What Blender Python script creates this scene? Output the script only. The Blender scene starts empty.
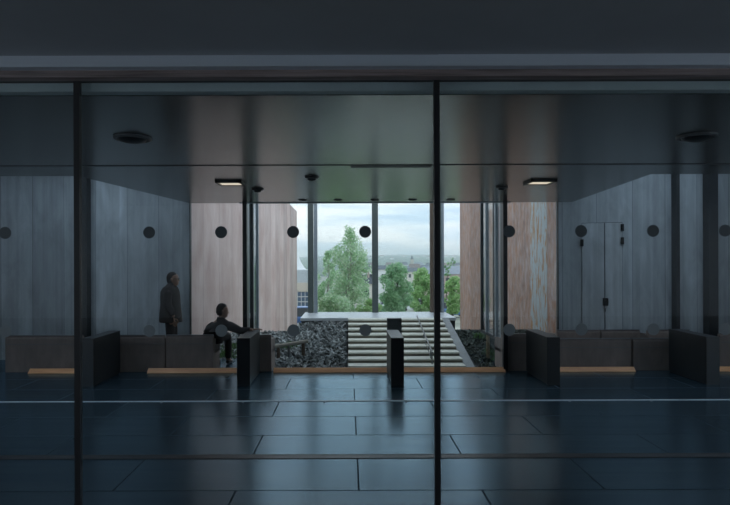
import bpy, bmesh, math, random
import numpy as np
from mathutils import Vector, Matrix
R = math.radians
random.seed(7); rng = np.random.default_rng(11)
C = bpy.context.scene.collection
S = bpy.context.scene

# ------------------------------------------------------------------ camera, sky, exposure
EYE, F, VX, VY = 1.9, 560.0, 348.0, 262.0
cam = bpy.data.cameras.new('camera'); cam_o = bpy.data.objects.new('camera', cam); C.objects.link(cam_o)
cam_o.location = (0, 0, EYE); cam_o.rotation_euler = (R(90), R(0.18), 0)
cam.sensor_fit = 'HORIZONTAL'; cam.sensor_width = 36.0; cam.lens = F/730*36
cam.shift_x = (365-VX)/730; cam.shift_y = (VY-252.5)/730
cam.clip_start = 0.05; cam.clip_end = 8000
S.camera = cam_o
S.view_settings.view_transform = 'Standard'; S.view_settings.look = 'None'
S.view_settings.exposure = 0.5; S.view_settings.gamma = 1.0; S.view_settings.use_curve_mapping = False
S.cycles.transparent_max_bounces = 24
S.cycles.volume_bounces = 2; S.cycles.max_bounces = 10; S.cycles.diffuse_bounces = 6; S.cycles.glossy_bounces = 6

world = bpy.data.worlds.new('overcast_sky'); S.world = world; world.use_nodes = True
nt = world.node_tree; nt.nodes.clear()
def N(t, ty, **kw):
    n = t.nodes.new(ty)
    for k, v in kw.items():
        if k in n.inputs: n.inputs[k].default_value = v
        else: setattr(n, k, v)
    return n
def ramp(t, stops, fac=None, interp='LINEAR'):
    r = t.nodes.new('ShaderNodeValToRGB'); e = r.color_ramp.elements; r.color_ramp.interpolation = interp
    e[0].position, e[0].color = stops[0][0], (*stops[0][1], 1)
    e[1].position, e[1].color = stops[-1][0], (*stops[-1][1], 1)
    for p, c in stops[1:-1]:
        x = e.new(p); x.color = (*c, 1)
    if fac is not None: t.links.new(fac, r.inputs[0])
    return r.outputs[0]
tc = N(nt, 'ShaderNodeTexCoord'); mp = N(nt, 'ShaderNodeMapping'); mp.inputs['Scale'].default_value = (2.2, 2.2, 22)
nt.links.new(tc.outputs['Generated'], mp.inputs[0])
cl = N(nt, 'ShaderNodeTexNoise', Scale=1.5, Detail=5.0, Roughness=0.5); nt.links.new(mp.outputs[0], cl.inputs['Vector'])
ccol = ramp(nt, [(0.38, (0.50, 0.65, 0.82)), (0.5, (0.70, 0.79, 0.89)), (0.6, (0.95, 0.95, 0.97))], cl.outputs['Fac'])
bg = N(nt, 'ShaderNodeBackground', Strength=1.12); nt.links.new(ccol, bg.inputs[0])
wo = N(nt, 'ShaderNodeOutputWorld'); nt.links.new(bg.outputs[0], wo.inputs[0])

# ------------------------------------------------------------------ placing helpers
def PX(x, Y): return (x-VX)*Y/F
def PZ(y, Y): return EYE-(y-VY)*Y/F

# ------------------------------------------------------------------ materials
MATS = {}
def new_mat(name):
    m = bpy.data.materials.new(name); m.use_nodes = True; m.node_tree.nodes.clear()
    o = m.node_tree.nodes.new('ShaderNodeOutputMaterial'); return m, m.node_tree, o
def mat(name, col, rough=0.6, metal=0.0, var=0.12, scale=6.0, stretch=(1, 1, 1), bump=0.0, col2=None, spec=0.5, emit=None):
    m, t, o = new_mat(name)
    p = N(t, 'ShaderNodeBsdfPrincipled', Roughness=rough, Metallic=metal)
    p.inputs['Specular IOR Level'].default_value = spec
    g = N(t, 'ShaderNodeTexCoord'); mpn = N(t, 'ShaderNodeMapping'); mpn.inputs['Scale'].default_value = stretch
    t.links.new(g.outputs['Object'], mpn.inputs[0])
    n = N(t, 'ShaderNodeTexNoise', Scale=scale, Detail=5.0, Roughness=0.6); t.links.new(mpn.outputs[0], n.inputs['Vector'])
    a = tuple(c*(1-var) for c in col); b = tuple(min(1, c*(1+var)) for c in (col2 or col))
    t.links.new(ramp(t, [(0.3, a), (0.7, b)], n.outputs['Fac']), p.inputs['Base Color'])
    if bump:
        bn = N(t, 'ShaderNodeBump', Strength=bump, Distance=0.02); t.links.new(n.outputs['Fac'], bn.inputs['Height']); t.links.new(bn.outputs[0], p.inputs['Normal'])
    if emit:
        p.inputs['Emission Color'].default_value = (*emit[0], 1); p.inputs['Emission Strength'].default_value = emit[1]
    t.links.new(p.outputs[0], o.inputs[0]); MATS[name] = m; return m
def glass(name, tint, ior=1.5, gmax=1.0):
    m, t, o = new_mat(name)
    tr = N(t, 'ShaderNodeBsdfTransparent'); tr.inputs[0].default_value = (*tint, 1)
    gl = N(t, 'ShaderNodeBsdfGlossy', Roughness=0.0); gl.inputs[0].default_value = (gmax, gmax, gmax, 1)
    fr = N(t, 'ShaderNodeFresnel', IOR=ior); ge = N(t, 'ShaderNodeNewGeometry')
    inv = N(t, 'ShaderNodeMath', operation='SUBTRACT'); inv.inputs[0].default_value = 1.0; t.links.new(ge.outputs['Backfacing'], inv.inputs[1])
    mu = N(t, 'ShaderNodeMath', operation='MULTIPLY'); t.links.new(fr.outputs[0], mu.inputs[0]); t.links.new(inv.outputs[0], mu.inputs[1])
    mx = N(t, 'ShaderNodeMixShader'); t.links.new(mu.outputs[0], mx.inputs[0]); t.links.new(tr.outputs[0], mx.inputs[1]); t.links.new(gl.outputs[0], mx.inputs[2])
    t.links.new(mx.outputs[0], o.inputs[0]); return m
def island_mat(name, stops, rough=0.7, spec=0.4, transl=None):
    """colour picked per loose piece (each leaf, each stone)"""
    m, t, o = new_mat(name); p = N(t, 'ShaderNodeBsdfPrincipled', Roughness=rough); p.inputs['Specular IOR Level'].default_value = spec
    g = N(t, 'ShaderNodeNewGeometry'); c = ramp(t, stops, g.outputs['Random Per Island']); t.links.new(c, p.inputs['Base Color'])
    if transl:
        tl = N(t, 'ShaderNodeBsdfTranslucent'); t.links.new(c, tl.inputs[0]); mx = N(t, 'ShaderNodeMixShader'); mx.inputs[0].default_value = transl
        t.links.new(p.outputs[0], mx.inputs[1]); t.links.new(tl.outputs[0], mx.inputs[2]); t.links.new(mx.outputs[0], o.inputs[0])
    else: t.links.new(p.outputs[0], o.inputs[0])
    return m
def steel_wall_mat(name, base, axis='X', pw=0.62, rough=0.5, contrast=0.35):
    """blue grey sheet steel: tall sheets each of its own tone, clouded mill finish"""
    m, t, o = new_mat(name); p = N(t, 'ShaderNodeBsdfPrincipled', Roughness=rough, Metallic=0.0); p.inputs['Specular IOR Level'].default_value = 0.4
    g = N(t, 'ShaderNodeTexCoord'); sp = N(t, 'ShaderNodeSeparateXYZ'); t.links.new(g.outputs['Object'], sp.inputs[0])
    dv = N(t, 'ShaderNodeMath', operation='DIVIDE'); t.links.new(sp.outputs[axis], dv.inputs[0]); dv.inputs[1].default_value = pw
    fl = N(t, 'ShaderNodeMath', operation='FLOOR'); t.links.new(dv.outputs[0], fl.inputs[0])
    wn = N(t, 'ShaderNodeTexWhiteNoise', noise_dimensions='1D'); t.links.new(fl.outputs[0], wn.inputs['W'])
    fc = N(t, 'ShaderNodeMath', operation='FRACT'); t.links.new(dv.outputs[0], fc.inputs[0])
    seam = N(t, 'ShaderNodeMath', operation='LESS_THAN'); t.links.new(fc.outputs[0], seam.inputs[0]); seam.inputs[1].default_value = 0.012
    mpn = N(t, 'ShaderNodeMapping'); mpn.inputs['Scale'].default_value = (2.2, 2.2, 0.7); t.links.new(g.outputs['Object'], mpn.inputs[0])
    n = N(t, 'ShaderNodeTexNoise', Scale=1.6, Detail=7.0, Roughness=0.6, Distortion=0.6); t.links.new(mpn.outputs[0], n.inputs['Vector'])
    mp2 = N(t, 'ShaderNodeMapping'); mp2.inputs['Scale'].default_value = (9, 9, 0.12); t.links.new(g.outputs['Object'], mp2.inputs[0])
    n2 = N(t, 'ShaderNodeTexNoise', Scale=1.5, Detail=3.0); t.links.new(mp2.outputs[0], n2.inputs['Vector'])
    def lin(src, a, b):
        mr = N(t, 'ShaderNodeMapRange'); mr.inputs['From Min'].default_value = 0.25 if src.name != 'Value' else 0; mr.inputs['From Max'].default_value = 0.75 if src.name != 'Value' else 1
        mr.inputs['To Min'].default_value = a; mr.inputs['To Max'].default_value = b; t.links.new(src, mr.inputs[0]); return mr.outputs[0]
    a = lin(wn.outputs['Value'], 1-contrast, 1+contrast); b = lin(n.outputs['Fac'], 0.75, 1.25); c = lin(n2.outputs['Fac'], 0.85, 1.15)
    m1 = N(t, 'ShaderNodeMath', operation='MULTIPLY'); t.links.new(a, m1.inputs[0]); t.links.new(b, m1.inputs[1])
    m2 = N(t, 'ShaderNodeMath', operation='MULTIPLY'); t.links.new(m1.outputs[0], m2.inputs[0]); t.links.new(c, m2.inputs[1])
    s1 = N(t, 'ShaderNodeMath', operation='MULTIPLY_ADD'); t.links.new(seam.outputs[0], s1.inputs[0]); s1.inputs[1].default_value = -0.55; s1.inputs[2].default_value = 1
    m3 = N(t, 'ShaderNodeMath', operation='MULTIPLY'); t.links.new(m2.outputs[0], m3.inputs[0]); t.links.new(s1.outputs[0], m3.inputs[1])
    vs = N(t, 'ShaderNodeVectorMath', operation='SCALE'); vs.inputs[0].default_value = base; t.links.new(m3.outputs[0], vs.inputs['Scale'])
    t.links.new(vs.outputs[0], p.inputs['Base Color']); t.links.new(p.outputs[0], o.inputs[0]); return m
def corten_mat(name, c0, c1, rust, rust_amt, zs=.13, ysc=.55, patch=None):
    """weathering steel: vertical run-off streaks, clouded oxide, rust blooms; sheets along Y"""
    m, t, o = new_mat(name); p = N(t, 'ShaderNodeBsdfPrincipled', Roughness=0.62); p.inputs['Specular IOR Level'].default_value = 0.45
    g = N(t, 'ShaderNodeTexCoord'); sp = N(t, 'ShaderNodeSeparateXYZ'); t.links.new(g.outputs['Object'], sp.inputs[0])
    mpn = N(t, 'ShaderNodeMapping'); mpn.inputs['Scale'].default_value = (1, ysc, zs); t.links.new(g.outputs['Object'], mpn.inputs[0])
    n = N(t, 'ShaderNodeTexNoise', Scale=2.2, Detail=4.5, Roughness=0.55, Distortion=0.3); t.links.new(mpn.outputs[0], n.inputs['Vector'])
    col = ramp(t, [(0.32, c0), (0.66, c1)], n.outputs['Fac'])
    mp2 = N(t, 'ShaderNodeMapping'); mp2.inputs['Scale'].default_value = (1, 2.4, 1.0); t.links.new(g.outputs['Object'], mp2.inputs[0])
    n2 = N(t, 'ShaderNodeTexNoise', Scale=2.6, Detail=9.0, Roughness=0.72, Distortion=0.5); t.links.new(mp2.outputs[0], n2.inputs['Vector'])
    rf = ramp(t, [(0.44, (0, 0, 0)), (0.66, (rust_amt,)*3)], n2.outputs['Fac'])
    mx = N(t, 'ShaderNodeMix', data_type='RGBA'); t.links.new(rf, mx.inputs[0]); t.links.new(col, mx.inputs[6]); mx.inputs[7].default_value = (*rust, 1)
    last = mx.outputs[2]
    # sheet joints every 1.5 m, each sheet with its own tone
    dv = N(t, 'ShaderNodeMath', operation='DIVIDE'); t.links.new(sp.outputs['Y'], dv.inputs[0]); dv.inputs[1].default_value = 1.5
    fl = N(t, 'ShaderNodeMath', operation='FLOOR'); t.links.new(dv.outputs[0], fl.inputs[0])
    wn = N(t, 'ShaderNodeTexWhiteNoise', noise_dimensions='1D'); t.links.new(fl.outputs[0], wn.inputs['W'])
    fc = N(t, 'ShaderNodeMath', operation='FRACT'); t.links.new(dv.outputs[0], fc.inputs[0])
    seam = N(t, 'ShaderNodeMath', operation='GREATER_THAN'); t.links.new(fc.outputs[0], seam.inputs[0]); seam.inputs[1].default_value = 0.015
    mr = N(t, 'ShaderNodeMapRange'); mr.inputs['To Min'].default_value = 0.82; mr.inputs['To Max'].default_value = 1.14; t.links.new(wn.outputs['Value'], mr.inputs[0])
    sm = N(t, 'ShaderNodeMapRange'); sm.inputs['To Min'].default_value = 0.6; t.links.new(seam.outputs[0], sm.inputs[0])
    mm = N(t, 'ShaderNodeMath', operation='MULTIPLY'); t.links.new(mr.outputs[0], mm.inputs[0]); t.links.new(sm.outputs[0], mm.inputs[1])
    if patch:   # one sheet still blue grey with rust runs on it
        y0, y1, pc = patch
        ga = N(t, 'ShaderNodeMath', operation='GREATER_THAN'); t.links.new(sp.outputs['Y'], ga.inputs[0]); ga.inputs[1].default_value = y0
        gb = N(t, 'ShaderNodeMath', operation='LESS_THAN'); t.links.new(sp.outputs['Y'], gb.inputs[0]); gb.inputs[1].default_value = y1
        gm = N(t, 'ShaderNodeMath', operation='MULTIPLY'); t.links.new(ga.outputs[0], gm.inputs[0]); t.links.new(gb.outputs[0], gm.inputs[1])
        mp3 = N(t, 'ShaderNodeMapping'); mp3.inputs['Scale'].default_value = (1, 5.5, 1.3); t.links.new(g.outputs['Object'], mp3.inputs[0])
        n3 = N(t, 'ShaderNodeTexNoise', Scale=1.7, Detail=8.0, Roughness=0.7, Distortion=0.8); t.links.new(mp3.outputs[0], n3.inputs['Vector'])
        pcol = ramp(t, [(0.50, pc), (0.55, (0.46, 0.27, 0.13)), (0.72, (0.40, 0.20, 0.09))], n3.outputs['Fac'])
        m2 = N(t, 'ShaderNodeMix', data_type='RGBA'); t.links.new(gm.outputs[0], m2.inputs[0]); t.links.new(last, m2.inputs[6]); t.links.new(pcol, m2.inputs[7]); last = m2.outputs[2]
    vs = N(t, 'ShaderNodeVectorMath', operation='SCALE'); t.links.new(last, vs.inputs[0]); t.links.new(mm.outputs[0], vs.inputs['Scale'])
    t.links.new(vs.outputs[0], p.inputs['Base Color']); t.links.new(p.outputs[0], o.inputs[0]); return m
def floor_mat():
    m, t, o = new_mat('dark_slate_floor'); df = N(t, 'ShaderNodeBsdfDiffuse'); gl = N(t, 'ShaderNodeBsdfGlossy'); gl.inputs[0].default_value = (.62, .88, 1, 1); mxs = N(t, 'ShaderNodeMixShader'); fr = N(t, 'ShaderNodeFresnel', IOR=1.8)
    g = N(t, 'ShaderNodeTexCoord'); mpn = N(t, 'ShaderNodeMapping'); mpn.inputs['Location'].default_value = (0.94, -0.19+0.745*10, 0); t.links.new(g.outputs['Object'], mpn.inputs[0])
    br = N(t, 'ShaderNodeTexBrick', Scale=1.0); br.inputs['Brick Width'].default_value = 2.05; br.inputs['Row Height'].default_value = 0.745
    br.inputs['Mortar Size'].default_value = 0.008; br.inputs['Mortar Smooth'].default_value = 0.1
    br.inputs['Color1'].default_value = (0.018, 0.036, 0.052, 1); br.inputs['Color2'].default_value = (0.024, 0.046, 0.066, 1); br.inputs['Mortar'].default_value = (0.004, 0.006, 0.008, 1)
    t.links.new(mpn.outputs[0], br.inputs['Vector'])
    n = N(t, 'ShaderNodeTexNoise', Scale=3.0, Detail=6.0); mp2 = N(t, 'ShaderNodeMapping'); mp2.inputs['Scale'].default_value = (0.5, 5, 1)
    t.links.new(g.outputs['Object'], mp2.inputs[0]); t.links.new(mp2.outputs[0], n.inputs['Vector'])
    rr = N(t, 'ShaderNodeMapRange'); rr.inputs['To Min'].default_value = 0.20; rr.inputs['To Max'].default_value = 0.225; t.links.new(n.outputs['Fac'], rr.inputs[0]); 
    ra = N(t, 'ShaderNodeMath', operation='MULTIPLY_ADD'); t.links.new(br.outputs['Fac'], ra.inputs[0]); ra.inputs[1].default_value = 0.5; t.links.new(rr.outputs[0], ra.inputs[2])
    t.links.new(ra.outputs[0], gl.inputs['Roughness'])
    jm = N(t, 'ShaderNodeMix', data_type='RGBA'); t.links.new(br.outputs['Fac'], jm.inputs[0]); jm.inputs[7].default_value = (.26, .37, .44, 1)
    mp4 = N(t, 'ShaderNodeMapping'); mp4.inputs['Scale'].default_value = (.25, 9, 1); t.links.new(g.outputs['Object'], mp4.inputs[0])
    n4 = N(t, 'ShaderNodeTexNoise', Scale=2.0, Detail=4.0); t.links.new(mp4.outputs[0], n4.inputs['Vector'])
    t.links.new(ramp(t, [(.3, (.54, .75, .91)), (.7, (.68, .89, 1))], n4.outputs['Fac']), jm.inputs[6]); t.links.new(jm.outputs[2], gl.inputs[0])
    t.links.new(br.outputs['Color'], df.inputs[0]); t.links.new(fr.outputs[0], mxs.inputs[0]); t.links.new(df.outputs[0], mxs.inputs[1]); t.links.new(gl.outputs[0], mxs.inputs[2]); t.links.new(mxs.outputs[0], o.inputs[0]); return m

M_floor = floor_mat()
M_ceil = mat('dark_steel_ceiling', (0.19, 0.21, 0.205), 0.22, 0.85, 0.08, 1.2, (1, 1, 1), spec=0.8)
M_soffit = mat('dark_soffit', (0.44, 0.48, 0.52), 0.6, 0, 0.08, 1.0)
M_steel = steel_wall_mat('blue_grey_steel_wall', (0.36, 0.405, 0.43), contrast=.28)
M_door = steel_wall_mat('grey_steel_door', (0.42, 0.465, 0.49), pw=9.0, contrast=0.1)
M_corten_l = corten_mat('weathering_steel_pale', (0.49, 0.345, 0.32), (0.69, 0.56, 0.535), (0.52, 0.34, 0.285), 0.4, .3, .4)
M_corten_r = corten_mat('weathering_steel_rusty', (0.29, 0.195, 0.165), (0.52, 0.42, 0.39), (0.42, 0.20, 0.105), .95, 1.5, 3.6, patch=(12.0, 13.1, (0.46, 0.53, 0.56)))
M_trim = mat('brushed_grey_aluminium', (0.66, 0.74, 0.83), 0.5, 0.0, 0.05, 2, (0.2, 1, 8))
M_wood = mat('dark_brown_rail', (0.30, 0.245, 0.24), 0.6, 0, 0.45, 3, (0.6, 10, 18))
M_green = mat('grey_green_beam', (0.68, 0.80, 0.82), 0.5, 0, 0.05)
M_gasket = mat('black_gasket', (0.03, 0.032, 0.036), 0.4, 0, 0.1)
M_black = mat('black_steel', (0.010, 0.012, 0.014), 0.35, 0, 0.15, 4)
M_black2 = mat('charcoal_steel', (0.022, 0.028, 0.032), 0.4, 0, 0.15, 4)
M_silver = mat('light_grey_frame', (0.33, 0.38, 0.42), 0.35, 0.2, 0.06)
M_seat = mat('dark_brown_leather', (0.19, 0.165, 0.155), 0.55, 0, 0.2, 7, bump=0.05)
M_seat2 = mat('dark_brown_leather_panel', (0.25, 0.205, 0.185), 0.6, 0, 0.2, 5, (1, 1, 0.4))
M_lip = mat('dull_steel_lip', (0.17, 0.18, 0.19), 0.35, 0.3, 0.05)
M_oak = mat('oiled_oak', (0.92, 0.45, 0.22), 0.5, 0, 0.18, 3, (0.8, 8, 8))
M_dot = mat('grey_vinyl_dot', (0.10, 0.125, 0.135), 0.6, 0, 0.03)
M_dot2 = mat('pale_grey_vinyl_dot', (0.26, 0.31, 0.33), 0.6, 0, 0.03)
M_near = glass('front_glass', (0.94, 0.96, 0.966), 1.55)
M_far = glass('clear_glass', (0.965, 0.985, 0.985), 1.42)
M_roofglass = glass('added_rooflight_glass', (0.88, 0.93, 0.97), 1.45)
M_screen = mat('grey_screen_steel', (0.10, 0.125, 0.12), 0.4, 0, 0.1)
M_stone = mat('white_stone_slab', (0.62, 0.66, 0.69), 0.35, 0, 0.06, 3)
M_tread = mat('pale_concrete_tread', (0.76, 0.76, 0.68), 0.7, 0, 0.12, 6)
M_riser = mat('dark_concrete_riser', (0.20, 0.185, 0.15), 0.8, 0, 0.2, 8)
M_conc = mat('grey_concrete', (0.30, 0.32, 0.33), 0.75, 0, 0.12, 5)
M_darkconc = mat('dark_concrete', (0.06, 0.07, 0.075), 0.75, 0, 0.12, 5)
M_back = mat('pale_concrete_back', (0.5, 0.56, 0.6), 0.8, 0, 0.08, 1.0)
M_passfloor = mat('dark_matt_floor', (0.035, 0.042, 0.048), 0.9, 0, 0.1, 2, spec=0.1)
M_shard = island_mat('slate_shards', [(0, (0.05, 0.06, 0.062)), (0.45, (0.18, 0.20, 0.20)), (0.8, (0.36, 0.39, 0.39)), (1, (0.6, 0.63, 0.63))], 0.55)
M_shard2 = island_mat('dark_planting', [(0, (0.012, 0.02, 0.018)), (0.6, (0.03, 0.045, 0.036)), (1, (0.09, 0.12, 0.10))], 0.6)
M_soil = mat('dark_slate_bed', (0.03, 0.035, 0.036), 0.9, 0, 0.3, 12)
M_grassy = island_mat('green_tufts', [(0, (0.06, 0.14, 0.05)), (1, (0.17, 0.30, 0.11))], 0.7, transl=0.3)
M_timber = mat('weathered_timber', (0.42, 0.38, 0.32), 0.7, 0, 0.2, 4, (1, 6, 6))
M_tan = mat('tan_timber_post', (0.40, 0.29, 0.17), 0.7, 0, 0.2, 4, (6, 6, 1))
M_post = mat('brown_timber_post', (0.13, 0.095, 0.07), 0.7, 0, 0.2, 4, (6, 6, 1))
M_ground = mat('town_ground', (0.24, 0.27, 0.20), 0.9, 0, 0.3, 0.15, col2=(0.36, 0.36, 0.31))
M_hill = mat('wooded_hill', (0.075, 0.14, 0.10), 0.9, 0, 0.4, 0.012, col2=(0.11, 0.17, 0.10))
M_bark = mat('pale_bark', (0.42, 0.40, 0.36), 0.8, 0, 0.4, 5, (1, 1, 0.4))
M_bark2 = mat('brown_bark', (0.12, 0.10, 0.08), 0.8, 0, 0.3, 5)

# ------------------------------------------------------------------ mesh helpers
class B:
    def __init__(s): s.v = []; s.f = []; s.m = []
    def box(s, x0, x1, y0, y1, z0, z1, mi=0):
        n = len(s.v); s.v += [(x0,y0,z0),(x1,y0,z0),(x1,y1,z0),(x0,y1,z0),(x0,y0,z1),(x1,y0,z1),(x1,y1,z1),(x0,y1,z1)]
        s.f += [tuple(n+i for i in q) for q in ((0,3,2,1),(4,5,6,7),(0,1,5,4),(1,2,6,5),(2,3,7,6),(3,0,4,7))]; s.m += [mi]*6; return s
    def prism(s, poly, z0, z1, mi=0):
        n = len(s.v); k = len(poly); s.v += [(x, y, z0) for x, y in poly]+[(x, y, z1) for x, y in poly]
        s.f.append(tuple(n+i for i in reversed(range(k)))); s.f.append(tuple(n+k+i for i in range(k)))
        for i in range(k): j = (i+1) % k; s.f.append((n+i, n+j, n+k+j, n+k+i))
        s.m += [mi]*(k+2); return s
    def prof(s, poly, x0, x1, mi=0):   # polygon in (y,z) extruded along x
        n = len(s.v); k = len(poly); s.v += [(x0, y, z) for y, z in poly]+[(x1, y, z) for y, z in poly]
        s.f.append(tuple(n+i for i in range(k))); s.f.append(tuple(n+k+i for i in reversed(range(k))))
        for i in range(k): j = (i+1) % k; s.f.append((n+j, n+i, n+k+i, n+k+j))
        s.m += [mi]*(k+2); return s
    def tube(s, p, q, r0, r1=None, k=10, mi=0):
        r1 = r0 if r1 is None else r1; p, q = Vector(p), Vector(q); d = (q-p).normalized(); a = d.orthogonal().normalized(); b = d.cross(a); n = len(s.v)
        for c, r in ((p, r0), (q, r1)):
            for i in range(k):
                w = 2*math.pi*i/k; s.v.append(tuple(c+a*math.cos(w)*r+b*math.sin(w)*r))
        s.f.append(tuple(n+i for i in reversed(range(k)))); s.f.append(tuple(n+k+i for i in range(k)))
        for i in range(k): j = (i+1) % k; s.f.append((n+i, n+j, n+k+j, n+k+i))
        s.m += [mi]*(k+2); return s
    def lathe(s, prof, c=(0,0,0), k=28, mi=0):   # (r,z) profile about z
        n = len(s.v); L = len(prof)
        for r, z in prof:
            for i in range(k): w = 2*math.pi*i/k; s.v.append((c[0]+r*math.cos(w), c[1]+r*math.sin(w), c[2]+z))
        for a in range(L-1):
            for i in range(k): j = (i+1) % k; s.f.append((n+a*k+i, n+a*k+j, n+(a+1)*k+j, n+(a+1)*k+i)); s.m.append(mi)
        s.f.append(tuple(n+i for i in reversed(range(k)))); s.f.append(tuple(n+(L-1)*k+i for i in range(k))); s.m += [mi]*2; return s
    def add(s, v, f, mi=0):
        n = len(s.v); s.v += [tuple(x) for x in v]; s.f += [tuple(n+i for i in q) for q in f]; s.m += [mi]*len(f); return s
    def build(s, name, ms, parent=None, loc=None, bevel=0, smooth=False, seg=2):
        me = bpy.data.meshes.new(name); me.from_pydata(s.v, [], s.f)
        ms = ms if isinstance(ms, (list, tuple)) else [ms]
        for m in ms: me.materials.append(m)
        if len(ms) > 1: me.polygons.foreach_set('material_index', s.m)
        bm = bmesh.new(); bm.from_mesh(me); bmesh.ops.recalc_face_normals(bm, faces=bm.faces)
        if bevel: bmesh.ops.bevel(bm, geom=bm.edges[:], offset=bevel, segments=seg, affect='EDGES', profile=0.6)
        bm.to_mesh(me); bm.free()
        if smooth: me.polygons.foreach_set('use_smooth', [True]*len(me.polygons))
        o = bpy.data.objects.new(name, me); C.objects.link(o)
        if parent: o.parent = parent
        if loc: o.location = loc
        return o
def tag(o, label=None, cat=None, group=None, kind=None):
    if label: o['label'] = label
    if cat: o['category'] = cat
    if group: o['group'] = group
    if kind: o['kind'] = kind
    return o
def empty(name, loc=(0,0,0), rz=0, **k):
    o = bpy.data.objects.new(name, None); C.objects.link(o); o.location = loc; o.rotation_euler = (0,0,rz); o.empty_display_size = 0.1
    return tag(o, **k)
def struct(o, label, cat): return tag(o, label, cat, kind='structure')
def dup(root, loc, label, rz=None):
    r = root.copy(); C.objects.link(r); r.location = loc; r['label'] = label
    if rz is not None: r.rotation_euler = (0,0,rz)
    for ch in list(root.children):
        c = ch.copy(); C.objects.link(c); c.parent = r
        for g in ch.children:
            d = g.copy(); C.objects.link(d); d.parent = c
    return r

# ------------------------------------------------------------------ the setting
CZ = 2.93
NY = 3.35        # front glass
GY = 9.67        # central window
LW, RW = 11.0, 11.38
XL = PX(190, LW)          # -3.10
XR = PX(558, RW)          # 4.27
MLX, MRX = PX(245, GY), PX(505, GY)    # mullions
struct(B().box(-9, 10, -5, NY, -0.3, 0).build('floor_passage', M_passfloor), 'dark matt floor of the passage in front of the glass', 'floor')
f = B().prism([(-9,NY),(10,NY),(10,11.6),(XR+.05,11.6),(XR+.05,RW+.06),(MRX+.04,RW+.06),(MRX+.04,GY+.1),(MLX-.04,GY+.1),(MLX-.04,LW+.06),(XL-.05,LW+.06),(XL-.05,11.6),(-9,11.6)], -0.3, 0)
struct(f.build('floor', M_floor), 'dark blue slate floor of long glossy slabs', 'floor')
c = B().prism([(-9,3.46),(10,3.46),(10,6.64),(PX(651,6.64),6.64),(PX(572,9.75),9.75),(PX(190,9.75),9.75),(PX(78,6.64),6.64),(-9,6.64)], CZ, 3.9)
struct(c.build('ceiling', M_ceil), 'dark smooth metal ceiling behind the front glass', 'ceiling')
b = B().box(XL-.1, MLX, 9.75, LW+.1, 3.12, 3.9).box(MRX, XR+.1, 9.75, RW+.1, 3.15, 3.9)
struct(b.build('ceiling_bays', M_ceil), 'dark ceiling pieces over the recessed window bays', 'ceiling')
# shallow reveal across the ceiling
struct(B().box(-9, 10, 5.935, 5.955, CZ-.006, CZ+.01).build('trim_ceiling_joint', M_black2), 'thin metal joint strip across the dark ceiling', 'trim')
def roof(x0, x1, hx0, hx1, hy0, hy1, nm):
    b = B().box(x0, x1, 6.64, hy0, 3.9, 4.1).box(x0, x1, hy1, 11.6, 3.9, 4.1).box(x0, hx0, hy0, hy1, 3.9, 4.1).box(hx1, x1, hy0, hy1, 3.9, 4.1)
    struct(b.build('ceiling_'+nm, M_darkconc), 'dark roof over the tall side bay, '+nm+' side', 'ceiling')
    w = empty('window_rooflight_'+nm, ((hx0+hx1)/2, (hy0+hy1)/2, 4.0), label='added glazed rooflight that brightens the %s side bay' % nm, cat='rooflight', kind='structure')  # added out of view so daylight washes the steel walls
    hw, hd = (hx1-hx0)/2, (hy1-hy0)/2
    fb = B(); 
    for s in (-1, 1): fb.box(-hw, hw, s*hd-.03*(s>0), s*hd+.03*(s<0), -.03, .12).box(s*hw-.03*(s>0), s*hw+.03*(s<0), -hd, hd, -.03, .12)
    fb.build('frame', M_black2, w); B().box(-hw+.03, hw-.03, -hd+.03, hd-.03, .05, .07).build('pane', M_roofglass, w)
roof(-9, PX(78, 6.64), -6.6, -3.3, 7.6, 10.6, 'left')
roof(PX(651, 6.64), 10, 4.0, 7.6, 7.6, 10.7, 'right')
# side and end walls
struct(B().box(-9, XL, LW, LW+.05, -0.3, 3.9).build('wall_left', M_steel), 'blue grey sheet steel wall behind the left benches', 'wall')
struct(B().box(-9.2, -9, NY, 11.6, -0.3, 4.1).build('wall_far_left', M_darkconc), 'dark end wall beyond the left of the hall', 'wall')
struct(B().box(10, 10.2, NY, 11.6, -0.3, 4.1).build('wall_far_right', M_darkconc), 'dark end wall beyond the right of the hall', 'wall')
RX1, RY1 = PX(640, 10.95), 10.95
struct(B().prism([(XR,RW),(RX1,RY1),(10,RY1),(10,RY1+.2),(RX1,RY1+.2),(XR,RW+.08)], -0.3, 3.9).build('wall_right', M_steel), 'blue grey sheet steel wall with the double door behind the right benches', 'wall')
# camera side passage
struct(B().box(-9, 10, -5.2, -5, -0.3, 3.3).build('wall_back', M_back), 'dark wall of the covered passage behind the viewer', 'wall')
struct(B().box(-7.6, 8.0, -5, 3.24, PZ(54.5,3.2), 3.9).build('ceiling_passage', M_soffit), 'dark soffit of the passage in front of the glass', 'ceiling')
struct(B().box(-7.6, .52, -5, 3.24, PZ(54.5,3.2)-.002, PZ(54.5,3.2)+.01).build('trim_soffit_sheet', M_soffit), 'dark soffit sheet left of the ceiling joint', 'trim')
struct(B().box(-9, 10, -5, -4.97, 0, .75).build('added_band_back', M_black), 'added black band behind the viewer that darkens the low reflection in the glass', 'added dark band')  # unseen band added to keep the lower glass reflection dark
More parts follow.
